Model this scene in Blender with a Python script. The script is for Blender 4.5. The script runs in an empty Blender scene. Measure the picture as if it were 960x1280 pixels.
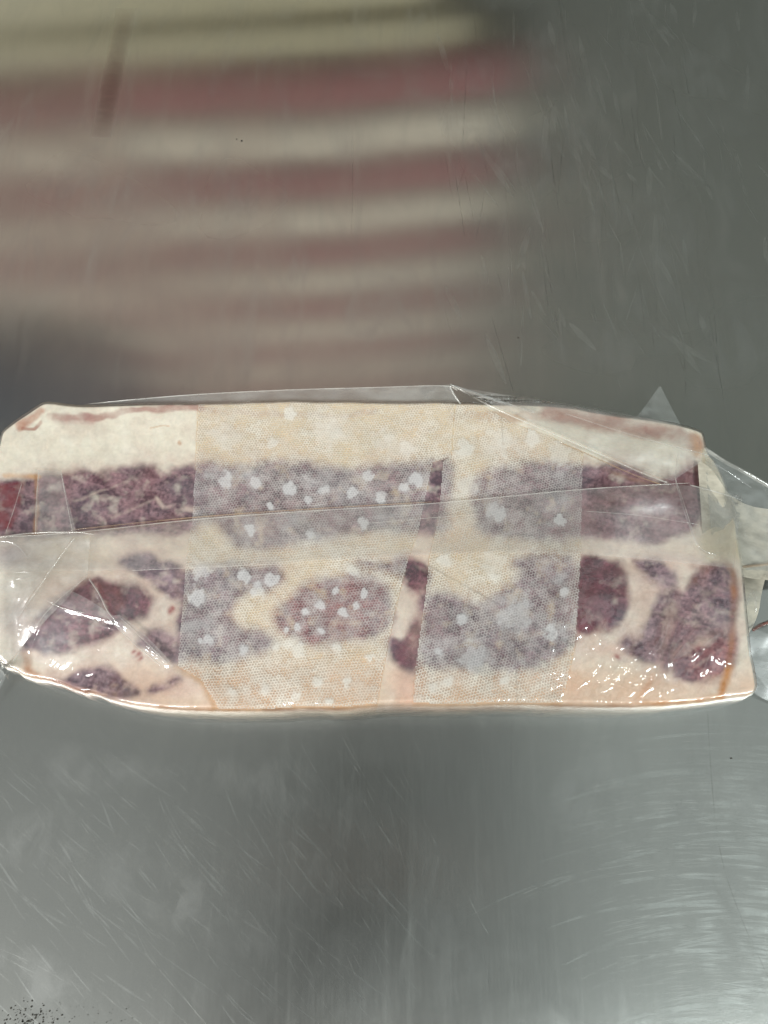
import bpy, math, random
import numpy as np
from mathutils import Vector, Matrix

random.seed(4)
RNG = np.random.RandomState(11)
sc = bpy.context.scene
COL = sc.collection

# ------------------------------------------------------------------ camera
CAM_H = 0.43                    # lens height above the table
TILT = math.radians(19)         # away from straight down
F_PX = 960.0                    # focal length in pixels of the 960x1280 photograph
cam_d = bpy.data.cameras.new('camera')
cam_d.sensor_fit = 'VERTICAL'
cam_d.sensor_height = 36.0
cam_d.lens = 36.0 * F_PX / 1280.0
cam_d.clip_start = 0.005
cam_d.clip_end = 50
cam = bpy.data.objects.new('camera', cam_d)
COL.objects.link(cam)
cam.location = (0, 0, CAM_H)
cam.rotation_euler = (TILT, 0, 0)
sc.camera = cam

# ------------------------------------------------------------------ world
w = bpy.data.worlds.new('World')
sc.world = w
w.use_nodes = True
bg = w.node_tree.nodes['Background']
bg.inputs[0].default_value = (0.95, 1.0, 0.985, 1)
bg.inputs[1].default_value = 0.10

# ------------------------------------------------------------------ ceiling lamp and added fill lights
def area(name, loc, sx, sy, power, color, target=(0, 0.1, 0)):
    l = bpy.data.lights.new(name, 'AREA')
    l.shape = 'RECTANGLE'
    l.size, l.size_y = sx, sy
    l.energy = power
    l.color = color
    o = bpy.data.objects.new(name, l)
    COL.objects.link(o)
    o.location = loc
    o.rotation_euler = (Vector(target) - Vector(loc)).to_track_quat('-Z', 'Y').to_euler()
    return o
area('ceiling_or_fill_lamp', (1.86, -1.42, 2.2), 1.0, 0.7, 82, (0.92, 1.0, 0.98), (0.8, -0.4, 0))
area('ceiling_or_fill_lamp', (-1.3, -0.25, 2.3), 1.6, 1.9, 2.4, (0.95, 1.0, 0.97), (-1.3, -0.25, 0))  # dim panel added so the lower left steel mirrors a brighter ceiling
area('ceiling_or_fill_lamp', (1.35, -0.15, 2.3), 1.55, 2.1, 4.6, (0.9, 1.0, 0.97), (1.35, -0.15, 0))  # second added dim panel, brightens what the right of the steel mirrors
area('ceiling_or_fill_lamp', (-1.9, -1.75, 2.2), 1.5, 0.7, 130, (1.0, 0.985, 0.955), (0, 0, 0.1))  # fill lamp added behind the camera to brighten the meat, outside the reflections

sc.view_settings.view_transform = 'Standard'
sc.view_settings.look = 'None'
sc.view_settings.exposure = 0.0
sc.view_settings.gamma = 1.0
sc.render.engine = 'CYCLES'
sc.cycles.max_bounces = 12
sc.cycles.transparent_max_bounces = 24
sc.cycles.caustics_reflective = False
sc.cycles.sample_clamp_indirect = 6.0

# ------------------------------------------------------------------ geometry helpers
CT, ST = math.cos(TILT), math.sin(TILT)

def at(px, py, z=0.0):
    """plan position on the level z that the photograph shows at a pixel"""
    px = np.asarray(px, float); py = np.asarray(py, float); z = np.asarray(z, float)
    dx = (px - 480) / F_PX
    dy = -(py - 640) / F_PX
    wy = dy * CT + ST
    wz = dy * ST - CT
    k = (z - CAM_H) / wz
    return dx * k, wy * k

def to_px(x, y, z):
    """photograph coordinates of a point, used as the slab's own pattern coordinates"""
    zz = z - CAM_H
    cy = y * CT + zz * ST
    cz = -y * ST + zz * CT
    return 480 + F_PX * x / -cz, 640 - F_PX * cy / -cz

def lin(c):
    c = np.asarray(c, float) / 255.0
    return np.where(c <= 0.04045, c / 12.92, ((c + 0.055) / 1.055) ** 2.4)

def sstep(a, b, x):
    t = np.clip((x - a) / (b - a), 0, 1)
    return t * t * (3 - 2 * t)

def vnoise(x, y, seed=0):
    rs = np.random.RandomState(seed)
    tab = rs.rand(256, 256)
    xi = np.floor(x).astype(int); yi = np.floor(y).astype(int)
    fx = x - xi; fy = y - yi
    fx = fx * fx * (3 - 2 * fx); fy = fy * fy * (3 - 2 * fy)
    a = tab[xi % 256, yi % 256]; b = tab[(xi + 1) % 256, yi % 256]
    c = tab[xi % 256, (yi + 1) % 256]; d = tab[(xi + 1) % 256, (yi + 1) % 256]
    return (a * (1 - fx) + b * fx) * (1 - fy) + (c * (1 - fx) + d * fx) * fy

def fbm(x, y, seed=0, oct=4, gain=0.55):
    s = 0; a = 1; t = 0
    for i in range(oct):
        s = s + a * vnoise(x * 2 ** i + 13.7 * i, y * 2 ** i + 7.3 * i, seed + i)
        t += a; a *= gain
    return s / t - 0.5            # about -0.5 .. 0.5

def seg_dist(x, y, P, closed):
    P = np.asarray(P, float)
    n = len(P)
    best = np.full(x.shape, 1e9)
    for i in range(n if closed else n - 1):
        a = P[i]; b = P[(i + 1) % n]
        d = b - a
        L = max(d @ d, 1e-12)
        t = np.clip(((x - a[0]) * d[0] + (y - a[1]) * d[1]) / L, 0, 1)
        best = np.minimum(best, (x - a[0] - t * d[0]) ** 2 + (y - a[1] - t * d[1]) ** 2)
    return np.sqrt(best)

def inside(x, y, P):
    P = np.asarray(P, float)
    r = np.zeros(x.shape, bool)
    n = len(P)
    for i in range(n):
        x1, y1 = P[i]; x2, y2 = P[(i + 1) % n]
        if y1 == y2:
            continue
        c = ((y1 > y) != (y2 > y)) & (x < (x2 - x1) * (y - y1) / (y2 - y1) + x1)
        r ^= c
    return r

def sdf(x, y, P):
    """positive inside"""
    d = seg_dist(x, y, P, True)
    return np.where(inside(x, y, P), d, -d)

def smooth_poly(P, n=3, closed=True):
    P = np.asarray(P, float)
    for _ in range(n):
        if closed:
            Q = np.roll(P, -1, 0)
            P = np.stack([P * .75 + Q * .25, P * .25 + Q * .75], 1).reshape(-1, 2)
        else:
            A, B = P[:-1], P[1:]
            M = np.stack([A * .75 + B * .25, A * .25 + B * .75], 1).reshape(-1, 2)
            P = np.vstack([P[:1], M, P[-1:]])
    return P

def link(name, me, mat=None, parent=None):
    o = bpy.data.objects.new(name, me)
    COL.objects.link(o)
    if mat:
        me.materials.append(mat)
    if parent:
        o.parent = parent
        o.matrix_parent_inverse = parent.matrix_world.inverted()
    return o

def mesh(name, v, f, smooth=True):
    me = bpy.data.meshes.new(name)
    me.from_pydata([tuple(p) for p in v], [], [tuple(q) for q in f])
    if smooth:
        me.polygons.foreach_set('use_smooth', [True] * len(me.polygons))
    me.update()
    return me

def mesh_np(name, v, quads):
    me = bpy.data.meshes.new(name)
    me.vertices.add(len(v)); me.vertices.foreach_set('co', np.asarray(v, np.float32).ravel())
    me.loops.add(quads.size); me.loops.foreach_set('vertex_index', quads.astype(np.int32).ravel())
    me.polygons.add(len(quads))
    me.polygons.foreach_set('loop_start', np.arange(0, quads.size, 4, dtype=np.int32))
    me.polygons.foreach_set('use_smooth', np.ones(len(quads), bool))
    me.update(calc_edges=True)
    return me

def empty(name, loc, label, cat, group=None):
    o = bpy.data.objects.new(name, None)
    COL.objects.link(o)
    o.location = loc
    o.empty_display_size = 0.05
    o['label'] = label; o['category'] = cat
    if group:
        o['group'] = group
    bpy.context.view_layer.update()
    return o

def box(name, x0, x1, y0, y1, z0, z1, mat, parent=None, bevel=0.0):
    import bmesh
    bm = bmesh.new()
    bmesh.ops.create_cube(bm, size=1)
    for v in bm.verts:
        v.co = ((x0 + x1) / 2 + v.co.x * (x1 - x0), (y0 + y1) / 2 + v.co.y * (y1 - y0), (z0 + z1) / 2 + v.co.z * (z1 - z0))
    if bevel:
        bmesh.ops.bevel(bm, geom=bm.edges[:], offset=bevel, segments=4, profile=0.5, affect='EDGES')
    me = bpy.data.meshes.new(name)
    bm.to_mesh(me); bm.free()
    return link(name, me, mat, parent)

# ------------------------------------------------------------------ material helpers
class NT:
    def __init__(s, name):
        s.m = bpy.data.materials.new(name)
        s.m.use_nodes = True
        s.t = s.m.node_tree
        s.t.nodes.clear()
        s.out = s.t.nodes.new('ShaderNodeOutputMaterial')
    def n(s, kind, **kw):
        nd = s.t.nodes.new('ShaderNode' + kind)
        for k, v in kw.items():
            if k.startswith('i_'):
                key = k[2:]
                key = int(key) if key.isdigit() else key.replace('_', ' ')
                s.set(nd.inputs[key], v)
            else:
                setattr(nd, k, v)
        return nd
    def set(s, sock, v):
        if isinstance(v, bpy.types.NodeSocket):
            s.t.links.new(v, sock)
        else:
            sock.default_value = v
    def math(s, op, a, b=None, c=None, clamp=False):
        nd = s.t.nodes.new('ShaderNodeMath'); nd.operation = op; nd.use_clamp = clamp
        for i, v in enumerate((a, b, c)):
            if v is not None:
                s.set(nd.inputs[i], v)
        return nd.outputs[0]
    def ramp(s, x, a, b, lo=0.0, hi=1.0, smooth=True):
        nd = s.t.nodes.new('ShaderNodeMapRange')
        nd.interpolation_type = 'SMOOTHSTEP' if smooth else 'LINEAR'
        for k, v in ((0, x), (1, a), (2, b), (3, lo), (4, hi)):
            s.set(nd.inputs[k], v)
        return nd.outputs[0]
    def mixc(s, f, a, b, blend='MIX'):
        nd = s.t.nodes.new('ShaderNodeMix'); nd.data_type = 'RGBA'; nd.blend_type = blend
        s.set(nd.inputs[0], f); s.set(nd.inputs[6], a); s.set(nd.inputs[7], b)
        return nd.outputs[2]
    def noise(s, vec, scale, detail=4, rough=0.55, dist=0.0):
        nd = s.n('TexNoise', i_Scale=scale, i_Detail=detail, i_Roughness=rough, i_Distortion=dist)
        if vec is not None:
            s.set(nd.inputs['Vector'], vec)
        return nd.outputs['Fac']
    def mapping(s, vec, scale=(1, 1, 1), rot=(0, 0, 0), loc=(0, 0, 0)):
        nd = s.n('Mapping'); s.set(nd.inputs['Vector'], vec)
        nd.inputs['Scale'].default_value = scale; nd.inputs['Rotation'].default_value = rot
        nd.inputs['Location'].default_value = loc
        return nd.outputs[0]

def simple(name, color, rough=0.6, metal=0.0):
    T = NT(name)
    geo = T.n('NewGeometry')
    nz = T.noise(geo.outputs['Position'], 40, 4)
    c = T.mixc(T.ramp(nz, 0.3, 0.7), tuple(np.append(lin(color) * 0.88, 1)), tuple(np.append(lin(color), 1)))
    b = T.n('BsdfPrincipled', i_Base_Color=c, i_Roughness=rough, i_Metallic=metal)
    T.t.links.new(b.outputs[0], T.out.inputs[0])
    return T.m

# ------------------------------------------------------------------ steel
def steel_material():
    T = NT('worn_brushed_steel')
    P = T.n('NewGeometry').outputs['Position']
    grain = T.noise(T.mapping(P, (900, 55, 1)), 1.0, 3, 0.6)            # brushing runs away from the viewer
    cross = T.noise(T.mapping(P, (22, 1500, 1)), 1.0, 2, 0.6)
    streak = T.noise(T.mapping(P, (110, 5, 1), (0, 0, 0.16)), 1.0, 4, 0.6, 0.4)
    smudge = T.noise(P, 9.0, 5, 0.6, 0.8)
    smear2 = T.noise(T.mapping(P, (30, 12, 1), (0, 0, -0.5)), 1.0, 4, 0.6, 1.2)
    r = T.ramp(smudge, 0.35, 0.7, 0.18, 0.22)
    r = T.math('ADD', r, T.ramp(streak, 0.5, 0.75, 0.0, 0.02))
    r = T.math('ADD', r, T.ramp(grain, 0.3, 0.7, -0.006, 0.006))
    r = T.math('ADD', r, T.ramp(smear2, 0.58, 0.78, 0.0, 0.06))
    c = T.mixc(T.ramp(grain, 0.25, 0.75), (0.50, 0.508, 0.482, 1), (0.525, 0.533, 0.507, 1))
    c = T.mixc(T.ramp(smear2, 0.35, 0.65, 0.0, 0.35), c, (0.40, 0.41, 0.40, 1))
    hb = T.math('ADD', T.math('MULTIPLY', grain, 0.5), T.math('MULTIPLY', cross, 0.25))
    bump = T.n('Bump', i_Strength=0.006, i_Distance=0.0004, i_Height=hb)
    tan = T.n('CombineXYZ', i_X=1.0, i_Y=0.0, i_Z=0.0)
    b = T.n('BsdfPrincipled', i_Base_Color=c, i_Metallic=1.0, i_Roughness=r, i_Anisotropic=0.93,
            i_Normal=bump.outputs[0], i_Tangent=tan.outputs[0])
    # thin grease / scuff haze that scatters a little light
    hz = T.n('BsdfDiffuse', i_Color=(0.42, 0.45, 0.42, 1))
    f = T.math('ADD', T.ramp(smear2, 0.45, 0.8, 0.01, 0.06), T.ramp(streak, 0.55, 0.8, 0.0, 0.03))
    g2 = T.n('BsdfGlossy', i_Color=(0.5, 0.512, 0.488, 1), i_Roughness=0.46)
    m0 = T.n('MixShader', i_0=0.12)
    T.t.links.new(b.outputs[0], m0.inputs[1]); T.t.links.new(g2.outputs[0], m0.inputs[2])
    mx = T.n('MixShader', i_0=f)
    T.t.links.new(m0.outputs[0], mx.inputs[1]); T.t.links.new(hz.outputs[0], mx.inputs[2])
    T.t.links.new(mx.outputs[0], T.out.inputs[0])
    return T.m
STEEL = steel_material()

table = empty('steel_table', (0, 0, -0.04), 'worn brushed stainless steel table top under the vacuum packed meat', 'table')
box('tabletop', -1.1, 1.1, -0.75, 0.615, -0.04, 0.0, STEEL, table, 0.004)

# scratches: hairline grooves with a rougher, brighter bottom
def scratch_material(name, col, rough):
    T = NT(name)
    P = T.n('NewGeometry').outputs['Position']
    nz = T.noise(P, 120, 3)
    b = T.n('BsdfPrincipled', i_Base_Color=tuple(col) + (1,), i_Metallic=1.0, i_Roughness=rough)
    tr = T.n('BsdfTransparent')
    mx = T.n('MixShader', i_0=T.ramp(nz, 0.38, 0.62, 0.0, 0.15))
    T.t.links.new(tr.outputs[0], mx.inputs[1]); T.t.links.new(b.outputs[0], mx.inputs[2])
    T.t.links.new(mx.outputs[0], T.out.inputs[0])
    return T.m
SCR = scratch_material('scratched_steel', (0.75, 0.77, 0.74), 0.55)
SCRD = scratch_material('dark_groove', (0.16, 0.15, 0.14), 0.5)

def ribbons(name, lines, z, mat, parent):
    """lines: list of (pixel polyline, width in mm) laid on the steel"""
    V, Fc = [], []
    for pts, wmm in lines:
        pts = np.asarray(pts, float)
        x, y = at(pts[:, 0], pts[:, 1], 0.0)
        n = len(x)
        tx = np.gradient(x); ty = np.gradient(y)
        L = np.hypot(tx, ty) + 1e-9
        nx, ny = -ty / L, tx / L
        tp = np.sin(np.linspace(0.06, math.pi - 0.06, n)) ** 0.6 * wmm * 0.0005
        b0 = len(V)
        for i in range(n):
            V.append((x[i] + nx[i] * tp[i], y[i] + ny[i] * tp[i], z))
            V.append((x[i] - nx[i] * tp[i], y[i] - ny[i] * tp[i], z))
        for i in range(n - 1):
            Fc.append((b0 + 2 * i, b0 + 2 * i + 1, b0 + 2 * i + 3, b0 + 2 * i + 2))
    o = link(name, mesh(name, V, Fc, False), mat, parent)
    o['kind'] = 'stuff'
    return o

def arc(cx, cy, r, a0, a1, n=10, sy=1.0):
    a = np.linspace(a0, a1, n)
    return np.stack([cx + r * np.cos(a), cy + r * sy * np.sin(a)], 1)

L = []
# long sweeping scratches at the lower right, arced to imitate glints ringing the highlight
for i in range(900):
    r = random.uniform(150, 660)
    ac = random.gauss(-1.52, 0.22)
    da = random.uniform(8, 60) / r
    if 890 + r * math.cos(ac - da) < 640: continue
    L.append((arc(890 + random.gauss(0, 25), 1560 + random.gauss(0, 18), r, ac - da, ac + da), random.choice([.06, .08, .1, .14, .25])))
# diagonal scratches at the lower left
for i in range(520):
    cx = random.uniform(-10, 520); cy = random.uniform(910, 1290)
    ang = math.radians(random.gauss(50, 9) - (cx - 250) * -0.03)
    ln = random.choice([18, 26, 34, 60, 90]) * random.uniform(.5, 1.2)
    k = random.uniform(-0.0012, 0.0002)
    t = np.linspace(-ln / 2, ln / 2, 8)
    L.append((np.stack([cx + t * math.cos(ang) - k * t * t * math.sin(ang), cy + t * math.sin(ang) + k * t * t * math.cos(ang)], 1),
              random.choice([.05, .06, .08, .1, .2])))
# named ones
for p, wd in [([(430, 940), (455, 975), (482, 1040)], .3), ([(352, 1040), (385, 1075), (438, 1145)], .3), ([(586, 1122), (599, 1148), (612, 1170)], .55),
              ([(176, 1185), (215, 1230), (262, 1285)], .35), ([(0, 1186), (45, 1205), (90, 1232)], .25), ([(226, 1026), (270, 1058)], .22),
              ([(395, 1190), (420, 1240), (440, 1280)], .25), ([(528, 1022), (545, 1055), (556, 1080)], .28), ([(800, 44), (797, 68)], .45), ([(786, 48), (802, 70)], .5)]:
    L.append((smooth_poly(p, 2, False), wd))
# sparse random ones over the far half
for i in range(170):
    cx = random.uniform(560, 960); cy = random.uniform(0, 500)
    ang = math.radians(random.gauss(78, 14))
    ln = random.uniform(12, 60)
    t = np.linspace(-ln / 2, ln / 2, 6)
    L.append((np.stack([cx + t * math.cos(ang), cy + t * math.sin(ang)], 1), random.choice([.1, .15, .25])))
for i in range(70):
    cx = random.uniform(0, 600); cy = random.uniform(0, 480)
    ang = random.uniform(0, math.pi); ln = random.uniform(4, 22)
    t = np.linspace(-ln / 2, ln / 2, 5)
    L.append((np.stack([cx + t * math.cos(ang), cy + t * math.sin(ang)], 1), random.choice([.1, .14, .2])))
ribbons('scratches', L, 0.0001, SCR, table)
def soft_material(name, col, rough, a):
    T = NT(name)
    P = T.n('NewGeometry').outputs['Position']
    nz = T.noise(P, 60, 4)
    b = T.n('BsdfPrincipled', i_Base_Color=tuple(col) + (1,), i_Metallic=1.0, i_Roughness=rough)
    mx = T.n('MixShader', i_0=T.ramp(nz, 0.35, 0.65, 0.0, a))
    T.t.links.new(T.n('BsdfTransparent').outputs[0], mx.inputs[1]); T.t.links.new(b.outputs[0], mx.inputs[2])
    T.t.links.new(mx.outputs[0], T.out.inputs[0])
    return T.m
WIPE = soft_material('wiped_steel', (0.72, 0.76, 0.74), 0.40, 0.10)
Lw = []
for i in range(260):  # wide faint streaks, also placed in rings to imitate the lamp's glow
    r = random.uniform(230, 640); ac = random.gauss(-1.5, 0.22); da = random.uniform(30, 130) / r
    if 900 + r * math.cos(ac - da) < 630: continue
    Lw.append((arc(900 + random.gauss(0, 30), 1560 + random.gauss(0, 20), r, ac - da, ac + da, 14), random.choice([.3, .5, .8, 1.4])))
for i in range(150):
    cx = random.uniform(-10, 520); cy = random.uniform(960, 1290); ang = math.radians(random.gauss(48, 8)); ln = random.uniform(30, 110)
    t = np.linspace(-ln / 2, ln / 2, 10); kk = random.uniform(-.0015, 0)
    Lw.append((np.stack([cx + t * math.cos(ang) - kk * t * t * math.sin(ang), cy + t * math.sin(ang) + kk * t * t * math.cos(ang)], 1), random.choice([.4, .6, 1.0])))
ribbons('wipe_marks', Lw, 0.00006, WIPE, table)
Lw = []
for i in range(130):
    cx = random.gauss(770, 100); cy = random.uniform(10, 450); ang = math.radians(random.gauss(74, 14)); ln = random.uniform(25, 90)
    t = np.linspace(-ln / 2, ln / 2, 10)
    Lw.append((np.stack([cx + t * math.cos(ang), cy + t * math.sin(ang)], 1), random.choice([.6, 1.0, 1.8, 3.0, 4.5])))
ribbons('wipe_marks', Lw, 0.00006, soft_material('smeared_steel', (0.74, 0.76, 0.73), 0.5, 0.13), table)
D = [(smooth_poly([(884, 880), (888, 960), (897, 1060), (922, 1140), (962, 1225)], 3, False), .7),
     (smooth_poly([(640, 895), (638, 980), (641, 1040)], 2, False), .35),
     (smooth_poly([(440, 170), (441, 240), (439, 300)], 2, False), .5),
     (smooth_poly([(840, 160), (845, 190), (842, 230)], 2, False), .4)]
for i in range(60):
    cx = random.uniform(560, 900); cy = random.uniform(20, 460)
    ang = math.radians(random.gauss(82, 10)); ln = random.uniform(30, 120)
    t = np.linspace(-ln / 2, ln / 2, 8)
    D.append((np.stack([cx + t * math.cos(ang), cy + t * math.sin(ang)], 1), random.choice([.3, .5, .8])))
ribbons('dark_scratches', D, 0.00012, SCRD, table)

# dark wear specks in the near left corner and a few stray ones
GR = simple('dark_grime', (58, 56, 50), 0.8)
V, Fc = [], []
def speck(px, py, rmm):
    x, y = at(px, py); b0 = len(V); k = random.randint(5, 7)
    for i in range(k):
        a = 2 * math.pi * i / k
        rr = rmm * 0.001 * random.uniform(.5, 1.2)
        V.append((float(x) + rr * math.cos(a) * 1.3, float(y) + rr * math.sin(a), 0.00018))
    Fc.append(tuple(range(b0, b0 + k)))
for i in range(130):
    speck(random.gauss(38, 20), random.gauss(1272, 10), random.choice([.15, .2, .3, .45]))
for i in range(40):
    speck(random.uniform(60, 200), random.uniform(1255, 1280), random.choice([.1, .15, .25]))
speck(302, 176, .9); speck(296, 174, .5); speck(914, 948, .6); speck(648, 422, .5)
o = link('grime_specks', mesh('grime_specks', V, Fc, False), GR, table); o['kind'] = 'stuff'

# greasy finger smear far left
def smear_material():
    T = NT('greasy_smear')
    P = T.n('NewGeometry').outputs['Position']
    at_ = T.n('Attribute', attribute_name='edge').outputs['Fac']
    nz = T.noise(T.mapping(P, (60, 300, 1)), 1.0, 3)
    b = T.n('BsdfPrincipled', i_Base_Color=(0.30, 0.20, 0.19, 1), i_Metallic=1.0, i_Roughness=0.3)
    tr = T.n('BsdfTransparent')
    mx = T.n('MixShader', i_0=T.math('MULTIPLY', at_, T.ramp(nz, 0.2, 0.6, 0.15, 0.34)))
    T.t.links.new(tr.outputs[0], mx.inputs[1]); T.t.links.new(b.outputs[0], mx.inputs[2])
    T.t.links.new(mx.outputs[0], T.out.inputs[0])
    return T.m
def smear(pts, wpx, mat):
    pts = smooth_poly(pts, 3, False)
    V, Fc, A = [], [], []
    n = len(pts)
    for i, (px, py) in enumerate(pts):
        e = min(1, i / (n * .6), (n - 1 - i) / (n * .3))
        for j in range(7):
            s = (j / 6 - .5) * 2
            x, y = at(px + s * wpx, py)
            V.append((float(x), float(y), 0.00014)); A.append((1 - s * s) ** .7 * e)
    for i in range(n - 1):
        for j in range(6):
            Fc.append((7 * i + j, 7 * i + j + 1, 7 * i + 8 + j, 7 * i + 7 + j))
    me = mesh('smear', V, Fc)
    a = me.attributes.new('edge', 'FLOAT', 'POINT'); a.data.foreach_set('value', A)
    o = link('grease_smear', me, mat, table); o['kind'] = 'stuff'
def cloud(px, py, rx, ry, rot, mat):
    V, A, Fc = [], [], []
    nr, na = 6, 26
    ph = [random.uniform(0, 6.28) for _ in range(3)]
    for i in range(nr + 1):
        for j in range(na):
            a = 2 * math.pi * j / na
            k = i / nr * (1 + .22 * math.sin(2 * a + ph[0]) + .14 * math.sin(3 * a + ph[1]) + .1 * math.sin(5 * a + ph[2]))
            u, v = rx * k * math.cos(a), ry * k * math.sin(a)
            x, y = at(px + u * math.cos(rot) - v * math.sin(rot), py + u * math.sin(rot) + v * math.cos(rot))
            V.append((float(x), float(y), 0.00004)); A.append((1 - (i / nr) ** 2))
    for i in range(nr):
        for j in range(na):
            Fc.append((i * na + j, i * na + (j + 1) % na, (i + 1) * na + (j + 1) % na, (i + 1) * na + j))
    me = mesh('smudge', V, Fc)
    at_ = me.attributes.new('edge', 'FLOAT', 'POINT'); at_.data.foreach_set('value', A)
    o = link('smudge', me, mat, table); o['kind'] = 'stuff'
def smudge_material(name, col, rough, a):
    T = NT(name)
    P = T.n('NewGeometry').outputs['Position']
    e = T.n('Attribute', attribute_name='edge').outputs['Fac']
    nz = T.noise(T.mapping(P, (60, 30, 1), (0, 0, .3)), 1.0, 5, 0.62, 0.6)
    b = T.n('BsdfPrincipled', i_Base_Color=tuple(col) + (1,), i_Metallic=0.8, i_Roughness=rough)
    mx = T.n('MixShader', i_0=T.math('MULTIPLY', e, T.ramp(nz, 0.38, 0.66, 0.0, a)))
    T.t.links.new(T.n('BsdfTransparent').outputs[0], mx.inputs[1]); T.t.links.new(b.outputs[0], mx.inputs[2])
    T.t.links.new(mx.outputs[0], T.out.inputs[0])
    return T.m
SMG = smudge_material('grease_haze', (0.56, 0.58, 0.57), 0.45, 0.13)
for c in [(50, 1050, 75, 48, .2), (690, 60, 40, 60, .3), (790, 250, 60, 40, -.4), (870, 90, 110, 26, .5), (700, 180, 40, 90, .2), (830, 330, 70, 90, .4), (930, 430, 60, 60, 0), (590, 140, 40, 70, .1), (760, 430, 90, 30, .1),
          (900, 1010, 90, 50, -.2), (740, 1000, 80, 60, 0), (220, 1120, 120, 60, .5), (120, 960, 120, 30, .2), (300, 250, 60, 40, .2), (120, 240, 80, 40, .1), (560, 1200, 50, 60, 0), (330, 980, 80, 40, .4), (60, 1230, 80, 40, .4)]:
    cloud(*c, SMG)
smear([(158, 10), (148, 60), (138, 110), (126, 172)], 13, smear_material())

# ------------------------------------------------------------------ what the steel mirrors: wall, flag, boards
WY = 0.74
WALL = simple('dark_grey_wall', (96, 98, 92), 0.7)
wall = box('wall', -2.6, 2.6, 0.765, 0.80, -0.6, 2.6, WALL); wall['kind'] = 'structure'

def cloth(name, c):
    T = NT(name)
    P = T.n('NewGeometry').outputs['Position']
    wv = T.noise(T.mapping(P, (700, 700, 700)), 1.0, 2)
    big = T.noise(P, 6, 3)
    col = T.mixc(T.ramp(big, 0.3, 0.7), tuple(np.append(lin(c) * .85, 1)), tuple(np.append(lin(c), 1)))
    bp = T.n('Bump', i_Strength=0.2, i_Distance=0.0005, i_Height=wv)
    b = T.n('BsdfPrincipled', i_Base_Color=col, i_Roughness=0.85, i_Normal=bp.outputs[0])
    T.t.links.new(b.outputs[0], T.out.inputs[0])
    return T.m
RED, CRM, BLU = cloth('red_cloth', (144, 84, 88)), cloth('cream_cloth', (218, 207, 190)), cloth('navy_cloth', (40, 46, 62))
FX0, FX1, FZ0, FS = -0.96, 0.15, 0.189, 0.0703
flag = empty('striped_flag', (0, WY, FZ0), 'red and white striped flag with dark blue corner hanging behind the table', 'flag')
def panel(name, x0, x1, z0, z1, mat, parent, yo=0.0):
    nx = 40
    V, Fc = [], []
    for k in (0, 1):
        for i in range(nx + 1):
            x = x0 + (x1 - x0) * i / nx
            wv = 0.004 * math.sin(x * 19) + 0.002 * math.sin(x * 41 + 1)
            for z in (z0, z1):
                V.append((x, WY + wv + yo + k * 0.0012, z))
    s = 2 * (nx + 1)
    for i in range(nx):
        a = 2 * i
        Fc.append((a, a + 2, a + 3, a + 1)); Fc.append((s + a, s + a + 1, s + a + 3, s + a + 2))
        Fc.append((a, s + a, s + a + 2, a + 2)); Fc.append((a + 1, a + 3, s + a + 3, s + a + 1))
    return link(name, mesh(name, V, Fc), mat, parent)
CANX = -0.44
for i in range(13):
    panel('stripe', FX0 if i < 6 else CANX, FX1, FZ0 + i * FS, FZ0 + (i + 1) * FS, RED if i % 2 == 0 else CRM, flag)
panel('canton', FX0, CANX, FZ0 + 6 * FS, FZ0 + 13 * FS, BLU, flag)
BRD = simple('cream_painted_board', (192, 182, 150), 0.5)
b1 = box('ledge_board', -1.0, 0.09, 0.735, 0.764, 0.152, 0.186, BRD, None, 0.003)
b1['label'] = 'cream painted ledge board right under the striped flag'; b1['category'] = 'board'
b2 = box('splash_board', -1.0, 0.05, 0.737, 0.764, 0.002, 0.139, BRD, None, 0.003)
b2['label'] = 'lower cream board on the wall behind the rear edge of the steel table'; b2['category'] = 'board'

YAW = Matrix.Translation((0, WY, 0)) @ Matrix.Rotation(math.radians(5.0), 4, 'Z') @ Matrix.Translation((0, -WY, 0))
bpy.context.view_layer.update()
for o_ in (wall, flag, b1, b2):
    o_.matrix_world = YAW @ o_.matrix_world
bpy.context.view_layer.update()

# the phone that takes the picture: its dark back shows in the steel
PH = simple('phone_glass', (22, 22, 24), 0.25)
phone = empty('phone', (-0.02, -0.045, CAM_H + 0.006), 'dark phone held over the table, its back mirrored in the steel', 'phone')
def tilt_box(name, x0, x1, y0, y1, z0, z1, mat, bev):
    o = box(name, x0, x1, y0, y1, z0, z1, mat, None, bev)
    o.data.transform(Matrix.Translation((0, 0, CAM_H)) @ Matrix.Rotation(TILT, 4, 'X'))
    o.parent = phone; o.matrix_parent_inverse = phone.matrix_world.inverted()
    return o
tilt_box('case', -0.062, 0.014, -0.142, 0.014, 0.003, 0.011, PH, 0.003)
bpy.context.view_layer.update()

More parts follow.
